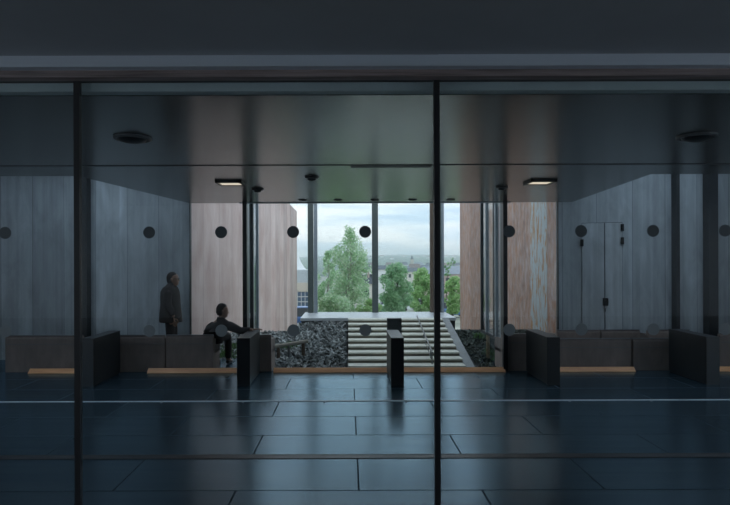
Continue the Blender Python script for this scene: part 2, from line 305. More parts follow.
# head of the front glazing
struct(B().box(-9, 10, 3.2, 3.26, PZ(66,3.2), PZ(54.5,3.2)).build('trim_head', M_trim), 'pale grey metal strip along the head of the glass', 'trim')
struct(B().box(-9, 10, 3.26, 3.33, PZ(77.5,3.28), 3.12).build('trim_rail', M_wood), 'dark brown weathered rail under the pale strip', 'trim')
struct(B().box(-9, 10, 3.33, 3.38, 2.985, 3.9).build('trim_glazing_channel', M_gasket), 'black channel holding the tops of the glass sheets', 'trim')
struct(B().box(-9, 10, 3.385, 3.46, CZ+.005, 3.9).build('trim_beam', M_green), 'grey green beam behind the top of the glass', 'trim')
# front glass sheets, each with two rows of dots
joints = [-5.91, -3.762, -1.615, 0.532, 2.68, 4.83]
for i in range(5):
    x0, x1 = joints[i]+.006, joints[i+1]-.006
    where = ['far left outside the frame', 'left of the left black joint', 'centre between the two black joints', 'right of the right black joint', 'far right outside the frame'][i]
    w = empty('window_%d' % (i+1), ((x0+x1)/2, NY, 0), label='large clear glass sheet with grey dots, '+where, cat='glass wall', kind='structure')
    h = (x1-x0)/2
    B().box(-h, h, -.008, .008, 0.0, 2.99).build('pane', M_near, w)
    for zz in (2.08, 1.493):
        for k in range(0, 5):
            dx = -h-.006+2.147*k/5
            if k == 0 : dx += 0.0
            if k == 0: continue
            B().tube((dx, -.0105, zz), (dx, -.0085, zz), .036, k=32).build('dot', M_dot if zz > 2 else M_dot2, w)
for i, jx in enumerate(joints):
    o = B().box(-.017, .017, -.016, .016, 0, 3.0).build('trim_glass_joint', M_gasket, loc=(jx, NY, 0))
    struct(o, ['black upright joint far left of the frame', 'black upright joint left of the frame', 'black upright joint in the glass near the left edge', 'black upright joint in the glass right of centre', 'black upright joint right of the frame', 'black upright joint far right of the frame'][i], 'glass joint')
# floor strips
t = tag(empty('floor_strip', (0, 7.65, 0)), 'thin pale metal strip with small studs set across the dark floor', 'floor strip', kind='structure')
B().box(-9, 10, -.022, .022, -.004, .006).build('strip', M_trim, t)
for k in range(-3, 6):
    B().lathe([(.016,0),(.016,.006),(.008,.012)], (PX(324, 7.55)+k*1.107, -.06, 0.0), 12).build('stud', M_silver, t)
t = tag(empty('floor_dark_reflection', (0, 5.47, 0)), 'narrow dark strip painting a reflected band across the floor near the front', 'painted reflection band', kind='structure')  # dark strip paints a reflected dark band onto the floor, no real grille
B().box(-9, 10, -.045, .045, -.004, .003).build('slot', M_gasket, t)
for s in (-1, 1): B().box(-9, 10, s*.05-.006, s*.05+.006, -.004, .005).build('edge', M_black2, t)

# ------------------------------------------------------------------ windows at the back of the hall
w = tag(empty('window_6', (0, GY, 0)), 'wide central window at the back of the hall facing the stairs', 'window', kind='structure')
B().box(MLX+.04, MRX-.04, .04, .056, .0, 3.1).build('pane', M_far, w)
for x in (MLX, MRX): B().box(x-.036, x+.036, -.03, .16, 0, 3.2).build('mullion', M_black, w)
B().box(MLX-.1, MRX+.1, .0, .078, CZ-.012, CZ+.2).build('head', M_silver, w)
w = tag(empty('window_7', (MLX, GY, 0)), 'recessed glass bay left of the central window with pale frames', 'window', kind='structure')
B().box(-.01, .01, .16, LW-GY, 0.0, 3.12).build('pane', M_far, w)
for y0, m in ((.16, M_silver), (.62, M_black2), (.70, M_silver), (1.22, M_silver)): B().box(-.035, .035, y0, y0+.07, 0, 3.12).build('frame', m, w)
B().box(XL-MLX, -.03, LW-GY-.0, LW-GY+.016, 0, 3.12).build('pane', M_far, w)
B().box(XL-MLX, XL-MLX+.02, LW-GY-.03, LW-GY+.05, 0, 3.12).build('frame', M_black2, w)
w = tag(empty('window_8', (MRX, GY, 0)), 'recessed glass bay right of the central window with pale frames', 'window', kind='structure')
B().box(-.01, .01, .16, RW-GY, 0.0, 3.15).build('pane', M_far, w)
for y0, m in ((.16, M_silver), (.5, M_silver), (.62, M_black2), (1.2, M_silver), (1.6, M_black2)): B().box(-.035, .035, y0, y0+.07, .52, 3.15).build('frame', m, w)
B().box(-.03, .03, .16, RW-GY, .48, .53).build('frame', M_black2, w)
B().box(.03, XR-MRX, RW-GY, RW-GY+.016, 0, 3.15).build('pane', M_far, w)
B().box(XR-MRX-.02, XR-MRX, RW-GY-.03, RW-GY+.05, 0, 3.15).build('frame', M_black2, w)

# double door in the angled right wall
dv = Vector((RX1-XR, RY1-RW)); L = dv.length; ang = math.atan2(dv.y, dv.x)
def uo(x):   # distance along the angled wall seen at picture column x
    k = (x-VX)/F
    return (k*RW-XR)/(dv.x/L-k*dv.y/L)
d0, dm, d1 = uo(582), uo(604.5), uo(622)
dr = tag(empty('door_1', (XR, RW, 0), ang), 'tall grey steel double door in the right steel wall', 'door', kind='structure')
ZT = 2.66
B().box(d0, dm-.008, -.03, .02, .02, ZT).build('door_leaf', M_door, dr, bevel=.004)
B().box(dm+.008, d1, -.03, .02, .02, ZT).build('door_leaf', M_door, dr, bevel=.004)
B().box(d0-.006, d1+.006, -.012, -.002, .0, ZT+.008).build('door_gap', M_gasket, dr)
for u, z in ((d0-.005, 2.27), (d1, 2.56), (d1, 2.30)): B().box(u-.03, u+.03, -.06, -.03, z-.07, z+.07).build('door_hinge', M_black, dr, bevel=.008)
B().box(dm-.04, dm+.06, -.07, -.03, 1.02, 1.17).build('door_lock', M_black, dr, bevel=.01)
B().tube((dm+.0, -.06, .97), (dm+.0, -.06, .90), .012).build('door_handle', M_black, dr)
# steel posts against the steel walls
for x, wd, lab in ((711, .09, 'slim dark steel post standing near the right edge of the right wall'), (676, .03, 'narrow dark steel post on the right wall between door and edge'), (86, .05, 'slim dark steel post on the left wall near the glass joint')):
    Y = (LW if x < 300 else RY1)-.1
    struct(B().box(-wd, wd, -.08, .1, 0, 3.9).build('pillar', M_black2, loc=(PX(x, Y), Y, 0)), lab, 'post')

# ------------------------------------------------------------------ ceiling fittings
def ceil_thing(name, px, Y, label, cat, group): return tag(empty(name, (PX(px, Y), Y, CZ)), label, cat, group)
for px, lab in ((133, 'large round black ceiling speaker above the left part of the glass'), (697, 'large round black ceiling speaker at the right of the ceiling')):
    t = ceil_thing('ceiling_speaker', px, 4.61, lab, 'ceiling speaker', 'round ceiling speakers')
    B().lathe([(.150,0),(.150,-.012),(.128,-.022),(.12,-.01),(.12,0)], k=40).build('rim', M_lip, t, smooth=True)
    B().lathe([(.12,-.004),(.10,-.03),(.05,-.046),(.006,-.05)], k=40).build('grille', M_black, t, smooth=True)
M_lamp = mat('warm_lamp_face', (0.8, 0.75, 0.65), 0.5, emit=((1.0, 0.86, 0.66), 0.55))
for px, lab in ((231, 'square ceiling downlight lit warm above the two people'), (540, 'square ceiling downlight lit warm right of the central window')):
    t = ceil_thing('ceiling_light', px, 7.2, lab, 'ceiling light', 'square ceiling downlights')
    fr = B()
    for s in (-1, 1): fr.box(-.165, .165, s*.15-.015, s*.15+.015, -.03, 0).box(s*.15-.015, s*.15+.015, -.165, .165, -.03, 0)
    fr.build('frame', M_black2, t); B().box(-.135, .135, -.135, .135, -.018, 0).build('diffuser', M_lamp, t)
for px, py, lab in ((258, 188.5, 'small black dome smoke detector right of the left square light'), (502, 187, 'small black dome smoke detector left of the right square light'), (312, 176.5, 'small black dome smoke detector in front of the central window')):
    Y = (CZ-EYE)*F/(VY-py)
    t = ceil_thing('smoke_detector', px, Y, lab, 'smoke detector', 'ceiling smoke detectors')
    B().lathe([(.085,0),(.085,-.014),(.07,-.02)], k=24).build('base', M_black, t, smooth=True); B().lathe([(.055,-.02),(.045,-.045),(.01,-.052)], k=24).build('sensor', M_black2, t, smooth=True)
for i, px in enumerate((303, 338, 375, 413, 451)):
    t = ceil_thing('recessed_spotlight', px, 9.25, '%s of five small dark recessed spots along the window head, from the left' % ['first', 'second', 'third', 'fourth', 'fifth'][i], 'spotlight', 'small spots along the window head')
    B().lathe([(.07,0),(.07,-.012),(.055,-.014),(.05,0)], k=20).build('rim', M_black2, t, smooth=True); B().lathe([(.05,-.002),(.03,-.006),(.004,-.006)], k=20).build('lens', M_gasket, t)
t = tag(empty('slot_diffuser', (PX(391, 6.02), 6.02, CZ)), 'long black slot air diffuser in the ceiling before the central window', 'air vent')
B().box(-.425, .425, -.03, .03, -.008, 0).build('slot', M_gasket, t)
for s in (-1, 1): B().box(-.43, .43, s*.034-.005, s*.034+.005, -.012, 0).build('flange', M_lip, t)

# ------------------------------------------------------------------ low black partitions standing on the hall floor
def partition(px, label, src=None, hw=.10):
    x = PX(px, 8.62)
    if src: return dup(src, (x, 8.62, 0), label)
    t = tag(empty('low_partition', (x, 8.62, 0)), label, 'low partition', 'black partitions along the window')
    B().box(-.095, .095, 0, .99, .03, .72).build('panel', M_black2, t, bevel=.004)
    B().box(-.10, .10, -.03, 0, .0, .735).build('end_plate', M_black, t)
    B().box(-.08, .08, .0, .97, .0, .03).build('plinth', M_gasket, t)
    B().box(-.10, .10, 0, .99, .72, .735).build('cap', M_gasket, t)
    return t
P0 = partition(243.5, 'low black partition beside the seated person')
partition(87.5, 'low black partition near the left black glass joint', P0)
partition(397, 'low black partition before the middle of the stairs', P0)
partition(552.5, 'low black partition left of the long bench under the double door', P0)
partition(711.5, 'low black partition at the right edge below the steel post', P0)

# ------------------------------------------------------------------ benches (seen from behind, facing the window)
def bench(px0, px1, label, hb=.60, Y=9.72):
    x0, x1 = PX(px0, Y), PX(px1, Y); h = (x1-x0)/2
    t = tag(empty('upholstered_bench', ((x0+x1)/2, Y, 0)), label, 'bench', 'dark benches along the back of the hall')
    B().box(-h, h, .10, .50, .0, .36).build('base', M_seat2, t, bevel=.005)
    B().box(-h+.004, h-.004, .075, .54, .36, .45).build('seat_cushion', M_seat, t, bevel=.02, seg=3)
    B().prof([(.0, .0), (-.004, hb), (.03, hb+.035), (.075, hb+.02), (.095, .45), (.10, .0)], -h, h).build('backrest', M_seat2, t, bevel=.006)
    B().box(-h+.004, h-.004, .0, .062, hb+.034, hb+.042).build('top_highlight_strip', M_lip, t)  # thin pale strips here and below stand in for highlight lines on the benches
    B().box(-h, h, -.010, -.002, hb-.115, hb-.107).build('back_highlight_strip', M_lip, t)
    for sx in (-1, 1): B().prof([(.08, .30), (.08, hb-.06), (.14, hb-.04), (.50, hb-.07), (.50, .30)], sx*h-.0-(.05 if sx > 0 else 0), sx*h+(.05 if sx < 0 else 0)).build('armrest', M_seat, t, bevel=.006)
    return t
bench(5, 82, 'dark brown bench at the far left edge of the hall')
bench(119, 164.5, 'dark bench in front of the standing person, nearer the left joint')
bench(165.5, 213, 'dark bench carrying the seated person')
bench(258, 271, 'short dark bench block right of the partition by the seated person')
bench(502, 528, 'short dark bench block at the foot of the rusty right wall')
bench(559, 631, 'long dark bench in the front row under the double door', hb=.515)
bench(633, 675, 'dark bench in the front row right of the double door', hb=.515)
bench(679, 702, 'short dark bench just left of the right edge partition', hb=.515)
bench(720, 775, 'dark bench cut by the right edge of the photo')
bench(557, 600, 'dark bench in the second row under the left door leaf', Y=10.27)
bench(601, 640, 'dark bench in the second row under the right door leaf', Y=10.27)
bench(648, 690, 'dark bench in the second row right of the double door', Y=10.27)
# oak boards on the floor along the window line
for px0, px1, lab in ((28, 84, 'orange oak floor board at the foot of the far left bench'), (147, 236, 'orange oak floor board below the two people'), (273, 391, 'orange oak sill board below the slate bank and stairs'), (403, 505, 'orange oak sill board below the right half of the stairs'), (557, 635, 'orange oak floor board at the foot of the long right bench'), (717, 760, 'orange oak floor board at the right edge of the photo')):
    x0, x1 = PX(px0, 9.62), PX(px1, 9.62)
    tag(B().prof([(0,0), (0,.012), (.07,.075), (.085,.075), (.085,0)], x0, x1).build('oak_board', M_oak, loc=(0, 9.60, 0)), lab, 'board', 'oak boards along the window line')

# ------------------------------------------------------------------ outside: walls, stairs, slate banks
struct(B().box(XL-14, XL, LW+.05, PX(297,1)and XL*F/(297-VX), -6, 5.0).build('wall_outside_left', M_corten_l), 'pale rusty weathering steel building side left of the view', 'wall')
YR = XR*F/(460-VX)
struct(B().box(XR, XR+14, RW+.1, YR, -6, 4.3).build('wall_outside_right', M_corten_r), 'brown rusty weathering steel building side right of the view', 'wall')
# terrain
gy = [9.9, 14.2, 15.6, 20, 35, 60, 150, 500, 1100, 1600, 2600, 3200]; gz = [-.25, -.25, -.3, -1.6, -2.4, -3.7, -8, -10, -6, 9, 27, 30]
def ground(Y): return float(np.interp(Y, gy, gz))
ys = np.concatenate([np.linspace(9.9, 60, 30), np.geomspace(65, 3200, 45)]); us = np.linspace(-1, 1, 41)
v = []; fcs = []
for j, y in enumerate(ys):
    for u in us:
        x = u*(14+y*0.9); z = ground(y)
        if y > 900: z += (y-900)/2300*(9*math.sin(x/260+.6)+5*math.sin(x/97+y/300)+2.5*math.sin(x/41))
        v.append((x, y, z))
for j in range(len(ys)-1):
    for i in range(40): a = j*41+i; fcs.append((a, a+1, a+42, a+41))
tb = B(); tb.add(v, fcs); tb.m = [1 if v[q[0]][1] > 420 else 0 for q in fcs]
tb.m = [1 if v[q[0]][1] > 420 else 0 for q in fcs]
struct(tb.build('terrain', [M_ground, M_hill], smooth=True), 'ground falling away to the town and the wooded hills', 'ground')

SX1 = 2.17; RUN, NS = .31, 9; SY0 = 10.35; SZ0 = PZ(370, SY0)
SYT = SY0+RUN*NS; SZT = PZ(318, SYT); RISE = (SZT-SZ0)/NS
st = tag(empty('staircase', (0, SY0, SZ0)), 'wide concrete staircase with pale treads rising outside the central window', 'stairs')
for k in range(NS):
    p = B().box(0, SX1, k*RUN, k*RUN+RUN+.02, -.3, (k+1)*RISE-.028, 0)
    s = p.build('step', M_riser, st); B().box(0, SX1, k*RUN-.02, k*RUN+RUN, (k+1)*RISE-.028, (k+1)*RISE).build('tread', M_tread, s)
B().prof([(-.05,-.3), (-.05,.03), (RUN*NS,SZT-SZ0+.0), (RUN*NS,-.3)], SX1, SX1+.175).build('stringer', M_conc, st)
# landing slab at the head of the stairs
SB = (SZT-EYE)*F/(VY-312)
struct(B().box(PX(300,SYT), PX(456,SYT), SYT, SB, SZT-.07, SZT).build('landing', M_stone, bevel=.006), 'white stone landing slab at the head of the stairs', 'landing')
struct(B().box(PX(300,SYT)+.02, PX(456,SYT)-.02, SYT+.03, SB-.05, -.6, SZT-.07).build('landing_wall', M_darkconc), 'dark wall carrying the white landing slab', 'wall')
# stair handrail and pier
hr = tag(empty('stair_handrail', (PX(417, SYT), SYT, SZT)), 'thin steel handrail running down the right half of the stairs', 'handrail')
HX = PX(432, 10.45)-PX(417, SYT)
def hp(k): return (PX(417, SYT)*0+.03*k, -RUN*k, -RISE*k)
B().tube((0, .05, .04), (HX, -RUN*NS+.1, SZ0-SZT+.30), .015).build('rail', M_lip, hr)
B().tube((.0, -.1, -.1), (HX, -RUN*NS+.1, SZ0-SZT+.15), .009).build('rail', M_lip, hr)
for q, a in ((.1, .02), (1.3, .10), (RUN*NS-.35, .27), (RUN*NS-.15, .29)): B().tube((HX*q/(RUN*NS), -q, -RISE*q/RUN-.02), (HX*q/(RUN*NS), -q, -RISE*q/RUN+a), .012).build('post', M_lip, hr)
tag(B().box(-.13, .13, -.06, .06, -.2, PZ(318.5, 10.2)).build('stair_pier', M_darkconc, loc=(PX(394, 10.2), 10.2, 0)), 'dark square pier standing at the foot of the stairs', 'pier')

# slate bank left of the stairs, dark planted bank on the right
def bank_z(x, y, side):
    k = (y-10.3)/(SYT-10.3)
    top = np.interp(x, [-3.1, -1.3, -1.15, 0], [.27, .31, .50, .54]) if side < 0 else .33
    return -.12+(top+.12)*k
def bank(x0, x1, side, name, label, m, n, size):
    v = []; fcs = []; nx, ny = 14, 14
    for j in range(ny+1):
        for i in range(nx+1):
            x = x0+(x1-x0)*i/nx; y = 10.0+(SYT-10.0+.03)*j/ny; v.append((x, y, bank_z(x, y, side)-.03))
    for j in range(ny):
        for i in range(nx): a = j*(nx+1)+i; fcs.append((a, a+1, a+nx+2, a+nx+1))
    b = B().add(v, fcs)
    for k in range(n):
        x = random.uniform(x0+.09, x1-.06); y = random.uniform(10.1, SYT-.15); z = float(bank_z(x, y, side))
        l = random.uniform(.6, 1.5)*size; wd = l*random.uniform(.18, .4); th = random.uniform(.12, .3)*wd
        Mx = Matrix.Translation((x, y, z)) @ Matrix.Rotation(random.uniform(0, 6.28), 4, 'Z') @ Matrix.Rotation(random.uniform(-.9, .9), 4, 'Y') @ Matrix.Rotation(random.uniform(-.8, .8), 4, 'X')
        vv = [(-l, 0, -th), (-l*.4, -wd, -th), (l*.7, -wd*.8, -th), (l, wd*.2, -th), (l*.2, wd, -th), (-l*.6, wd*.7, -th)]
        vv = vv+[(p[0]*.93, p[1]*.9, th) for p in vv]
        vv = [Mx @ Vector(p) for p in vv]
        b.add(vv, [(5,4,3,2,1,0), (6,7,8,9,10,11)]+[(i, (i+1)%6, 6+(i+1)%6, 6+i) for i in range(6)], 1)
    o = b.build(name, [M_soil, m]); return tag(o, label, 'slate bank', kind='stuff')
bank(XL+.02, -.02, -1, 'slate_gravel', 'bank of loose grey slate shards left of the stairs', M_shard, 4200, .075)
bank(SX1+.19, XR-.02, 1, 'slate_gravel', 'dark bank of slate and low plants right of the stairs', M_shard2, 2200, .06)
def tufts(pts, name, label):
    b = B()
    for x, y, z, r, n in pts:
        for k in range(n):
            a = random.uniform(0, 6.28); q = random.uniform(0, r); cx, cy = x+q*math.cos(a), y+q*math.sin(a)
            h = random.uniform(.05, .14); wv = .014; a2 = random.uniform(0, 3.14); dx, dy = math.cos(a2)*wv, math.sin(a2)*wv; lx, ly = random.uniform(-.06, .06), random.uniform(-.06, .06)
            b.add([(cx-dx, cy-dy, z), (cx+dx, cy+dy, z), (cx+dx*.6+lx*.6, cy+dy*.6+ly*.6, z+h*.7), (cx+lx, cy+ly, z+h), (cx-dx*.6+lx*.6, cy-dy*.6+ly*.6, z+h*.7)], [(0,1,2,3,4)])
    return tag(b.build(name, M_grassy), label, 'plants', kind='stuff')
tufts([(PX(x, y), y, float(bank_z(PX(x, y), y, -1)), r, n) for x, y, r, n in ((224, 11.3, .25, 90), (232, 11.8, .2, 70), (228, 11.15, .18, 50), (290, 11.6, .2, 90))], 'grass', 'green tufts growing in the left slate bank')
tufts([(PX(x, y), y, float(bank_z(PX(x, y), y, 1)), r, n) for x, y, r, n in ((492, 11.2, .25, 80), (500, 10.8, .2, 90), (480, 12.4, .25, 60))], 'grass', 'green tufts growing in the dark right bank')
# timber rails in the banks
t = tag(empty('timber_rail', (PX(290, 11.0), 11.0, 0)), 'pale timber rail on posts in the slate bank left of the stairs', 'rail')
q = lambda x, y: (PX(x, 11.0)-PX(290, 11.0), 0, PZ(y, 11.0))
B().tube(q(272, 346.5), q(308, 341.0), .034).build('rail', M_timber, t)
for x, yt, r, m in ((278, 345.5, .035, M_post), (288.5, 343.5, .022, M_lip), (303, 341.5, .035, M_post)): a = q(x, yt); B().tube((a[0], .02, -.15), (a[0], .02, a[2]), r).build('post', m, t)
t = tag(empty('timber_rail', (PX(495, 11.0), 11.0, 0)), 'pale timber rail on a brown post in the dark right bank', 'rail')
q = lambda x, y: (PX(x, 11.0)-PX(495, 11.0), 0, PZ(y, 11.0))
B().tube(q(485, 331.5), q(512, 334.5), .03).build('rail', M_timber, t)
for x, r, m in ((488, .035, M_tan), (503.5, .026, M_timber)): a = q(x, 332.5); B().tube((a[0], .02, -.15), (a[0], .02, a[2]), r).build('post', m, t)

# glazed screen on the landing
sc = tag(empty('window_9', (0, SB-.12, SZT)), 'tall glazed screen with dark uprights standing on the white landing', 'window', kind='structure')
YS = SB-.12; ztop = 3.95-SZT
for px0, px1, m in ((308, 313.5, M_screen), (314, 317.5, M_silver), (372, 378, M_screen), (430, 433, M_post), (433, 441, M_screen), (441, 443.5, M_silver)):
    B().box(PX(px0, YS), PX(px1, YS), -.08, .05, 0, ztop).build('mullion', m, sc)
B().box(PX(306, YS), PX(444, YS), -.012, -.002, 0.0, ztop).build('pane', M_far, sc)
B().box(PX(300, YS), PX(456, YS), -.1, .08, ztop, ztop+.3).build('head', M_black2, sc)

# ------------------------------------------------------------------ trees
def leaves(cl, n, size, droop=.3):
    v = []; fcs = []
    w = np.array([c[3]*c[3]*c[4] for c in cl]); w = w/w.sum(); idx = rng.choice(len(cl), n, p=w)
    for k in idx:
        cx, cy, cz, r, rz = cl[k]; d = rng.normal(size=3); d /= np.linalg.norm(d); rr = rng.uniform(.2, 1)**.6
        p = Vector((cx+d[0]*r*rr, cy+d[1]*r*rr, cz+d[2]*rz*rr)); s = size*rng.uniform(.6, 1.3)
        nrm = Vector(rng.normal(size=3)+np.array([0, -.5, .9])).normalized(); a = nrm.orthogonal().normalized()
        a = (Matrix.Rotation(rng.uniform(0, 6.28), 3, nrm) @ a + Vector((0, 0, -droop))).normalized(); b = nrm.cross(a).normalized()*.55
        i = len(v); v += [tuple(p-a*s), tuple(p+b*s), tuple(p+a*s), tuple(p-b*s)]; fcs.append((i, i+1, i+2, i+3))
    return v, fcs
def tree(name, px, Y, ytop, ybot, wpx, label, cat, stops, n, size, kind='round', bark=None, group=None, K=26, lean=None):
    x = PX(px, Y); zt = PZ(ytop, Y); z0 = ground(Y); sc_ = Y/F; hw = wpx*sc_/2
    t = tag(empty(name, (x, Y, z0-.05)), label, cat, group); H = zt-z0; zb = PZ(ybot, Y)-z0
    tb = B(); lean = .05*H if lean is None else lean
    def axis(z): return Vector((lean*math.sin(z/H*2.2), lean*.5*math.sin(z/H*3), z))
    nseg = 7
    for k in range(nseg): tb.tube(axis(H*.92*k/nseg), axis(H*.92*(k+1)/nseg), (.016*H+.03)*(1-k/nseg)+.012, (.016*H+.03)*(1-(k+1)/nseg)+.012, 8)
    cl_ = []
    for k in range(K):
        u = (k+random.random())/K
        if kind == 'birch': prof = min(1, .26+(1-u)*2.1); r = hw*random.uniform(.11, .28)*(1 if u < .8 else .75)
        else: prof = math.sqrt(max(.06, 1-(1.9*u-.95)**2)); r = hw*random.uniform(.14, .36)
        a = k*2.4+random.uniform(-.5, .5); q = hw*max(.0, prof-.15)*random.uniform(.25, 1.05)
        z = zb+(H-zb)*u*.96; ax = axis(z)
        c_ = (ax.x+q*math.cos(a), ax.y+q*math.sin(a), z, r, r*(1.5 if kind == 'birch' else .8)); cl_.append(c_)
        tb.tube(axis(max(.1, z-q*.9)), (c_[0], c_[1], z), .005*H*.5+.008, .005, 5)
    tb.build('trunk', bark or M_bark2, t)
    v, fcs = leaves(cl_, n, size, .7 if kind == 'birch' else .15)
    B().add(v, fcs).build('foliage', island_mat(name+'_leaf', stops, .6, .3, .5), t)
    return t
PALE = [(0, (.37, .57, .35)), (.5, (.56, .74, .48)), (1, (.82, .90, .74))]
MID = [(0, (.26, .46, .27)), (.6, (.40, .60, .36)), (1, (.58, .74, .50))]
LITE = [(0, (.28, .48, .19)), (.6, (.44, .64, .30)), (1, (.62, .76, .44))]
tree('birch_tree', 337, 34, 226, 318, 50, 'tall airy pale green birch tree seen through the left part of the screen', 'tree', PALE, 7500, .085, 'birch', M_bark, K=110, lean=.85)
tree('birch_tree', 322, 41, 247, 318, 30, 'shorter birch behind the left upright of the glazed screen', 'tree', PALE, 3800, .10, 'birch', M_bark, K=50, lean=.5)
tree('leafy_tree', 394, 42, 262, 320, 38, 'darker green full tree right of the middle upright of the screen', 'tree', MID, 8500, .105, 'round', K=80)
tree('leafy_tree', 420, 50, 268, 318, 34, 'lighter green tree leaning beside the dark full tree', 'tree', LITE, 5600, .12, 'round', K=60)
tree('leafy_tree', 452, 48, 276, 312, 26, 'round bright green tree against the rusty right wall', 'tree', LITE, 4600, .115, 'round', K=50)
tree('low_shrub', 368, 30, 299, 320, 28, 'low light green shrub just above the slab by the middle upright', 'shrub', LITE, 2600, .07, 'round', K=24)
tree('low_shrub', 333, 27, 295, 320, 40, 'broad pale green shrub at the foot of the tall birch', 'shrub', PALE, 3600, .065, 'round', K=30)
for px, Y, yt, wd, lab in ((446, 130, 262, 9, 'small tree far off left of the long grey roof'), (451, 170, 257.5, 7, 'small tree top rising over the long grey roof'), (386, 120, 272, 8, 'small dark tree beside the pale plain house'), (301, 120, 268, 5, 'small tree beside the white tent')):
    tree('distant_tree', px, Y, yt, yt+14, wd, lab, 'tree', MID, 700, .22, 'round', K=14)

# ------------------------------------------------------------------ town
M_w = [mat('house_wall_%d' % i, c, .8, 0, .06, .8) for i, c in enumerate([(.72, .66, .58), (.85, .83, .80), (.60, .52, .44), (.78, .74, .70), (.48, .38, .33)])]
M_r = [mat('house_roof_%d' % i, c, .8, 0, .15, 1.2) for i, c in enumerate([(.16, .18, .20), (.24, .20, .18), (.30, .33, .37), (.10, .11, .125)])]
M_win = mat('dark_window', (.05, .06, .07), .3, 0, .05)
def house(px, Y, wpx, ytop, yeave, label, wm, rm, gable=False, depth=None, nw=3, chim=0, rows=1, group='houses of the town'):
    s_ = Y/F; x = PX(px, Y); w = wpx*s_/2; d = depth or max(4, w*1.2); z0 = ground(Y)-1.5; ze = PZ(yeave, Y)-z0; zt = PZ(ytop, Y)-z0
    t = tag(empty('house', (x, Y, z0)), label, 'house', group)
    wb = B().box(-w, w, 0, d, 0, ze)
    if gable: wb.prism([(0,0)]*3, 0, 0) if False else None
    wb.build('wall', wm, t)
    o_ = .25; rb = B()
    if gable:
        rb.add([(-w-o_, -o_, ze), (w+o_, -o_, ze), (0, -o_, zt), (-w-o_, d+o_, ze), (w+o_, d+o_, ze), (0, d+o_, zt)], [(0,1,2), (3,5,4), (0,2,5,3), (1,4,5,2), (0,3,4,1)])
    else:
        rb.add([(-w-o_, -o_, ze), (w+o_, -o_, ze), (w+o_, d+o_, ze), (-w-o_, d+o_, ze), (-w*.85, d/2, zt), (w*.85, d/2, zt)], [(0,1,5,4), (2,3,4,5), (1,2,5), (3,0,4), (3,2,1,0)])
    rf = rb.build('roof', rm, t)
    for k in range(chim):
        cx = w*(.7-1.1*k); B().box(cx-.5*s_*2, cx+.5*s_*2, d*.3, d*.3+.8, ze, zt+3*s_).build('chimney', M_w[4], rf)
    for r in range(rows):
        for k in range(nw):
            cx = -w+2*w*(k+.5)/nw; zc = ze-(1.6+2.9*r); f_ = B().box(cx-.45, cx+.45, -.06, .05, zc-.7, zc+.7).build('window', M_win, t)
    return t
house(360, 95, 25, 275, 284, 'tan house with dark slate roof at the right edge of the tall birch', M_w[0], M_r[3], nw=2, rows=1, chim=1)
house(372, 106, 36, 265.5, 269.5, 'pale plain house between the birch and the middle upright', M_w[1], M_r[0], nw=3, rows=1)
house(444, 140, 44, 266.5, 274.5, 'long brown house with a wide grey roof by the right wall', M_w[4], M_r[2], nw=6, rows=1)
rowh = [(383, 300, 9, 267, 270, 1, 1), (394, 330, 12, 264.5, 268.5, 0, 0), (405, 290, 10, 266, 270, 1, 2), (415, 340, 12, 264, 268, 3, 1), (425, 300, 9, 265.5, 269.5, 1, 0), (386, 240, 13, 268, 272, 3, 2), (399, 230, 14, 268.5, 272.5, 1, 1), (413, 225, 13, 268, 272, 0, 0), (425, 235, 11, 269, 273, 1, 2),
        (366, 330, 10, 264, 268, 1, 0), (357, 300, 9, 265, 269, 0, 1), (390, 480, 9, 262.5, 265.5, 1, 1), (403, 500, 10, 262, 265, 3, 0), (419, 490, 9, 262.5, 265.5, 1, 2), (430, 470, 8, 263, 266, 0, 0), (447, 420, 9, 263, 266, 1, 1), (457, 440, 7, 263, 266, 1, 0), (371, 470, 7, 262.5, 265.5, 3, 1)]
desc = ['white house low in the town by the middle upright', 'cream house in the town, second right of the middle upright', 'white grey roofed house in the middle of the nearer far row', 'beige house of the nearer far row left of the right upright', 'white dark roofed house touching the right upright',
        'beige house above the dark full tree, leftmost of its row', 'white brown roofed house above the dark full tree', 'cream dark roofed house above the lighter tree', 'white grey roofed house above the lighter tree by the upright',
        'white far house just left of the middle upright', 'cream far house behind the top of the birch', 'small white house of the farthest row over the dark tree', 'small beige house of the farthest row, second from the left', 'small white house of the farthest row, third from the left', 'small cream house of the farthest row by the right upright',
        'small white house under the hill right of the right upright', 'small white house under the hill touching the rusty wall', 'small beige far house left of the middle upright']
for (px, Y, wp, yt, ye, wi, ri), lab in zip(rowh, desc): house(px, Y, wp, yt, ye, lab, M_w[wi], M_r[ri], nw=2, rows=1)
spots = ['the left upright of the screen', 'the tall birch top', 'the tall birch, on its right', 'the middle upright, on its left', 'the middle upright, on its right', 'the dark full tree', 'the church tower, on its left', 'the church tower, on its right', 'the lighter green tree', 'the right upright, on its left', 'the right upright, on its right', 'the long grey roof']
for (px, Y), sp_ in zip(((319, 1700), (356, 1500), (364, 1900), (370, 1600), (382, 1750), (392, 1500), (404, 1850), (418, 1650), (424, 1950), (428, 1550), (446, 1800), (454, 1600)), spots):
    x = PX(px, Y); z0 = ground(Y)+(Y-900)/2300*(9*math.sin(x/260+.6)+5*math.sin(x/97+Y/300)+2.5*math.sin(x/41)); w = 3.2*Y/F/2
    t = tag(empty('hill_house', (x, Y, z0-1)), 'tiny white house on the far hillside above '+sp_, 'house', 'houses on the far hill')
    B().box(-w, w, 0, w*1.3, 0, 5).build('wall', M_w[1], t); B().prof([(-.3, 5), (w*.65, 7.5), (w*1.3+.3, 5)], -w-.3, w+.3).build('roof', M_r[1], t)
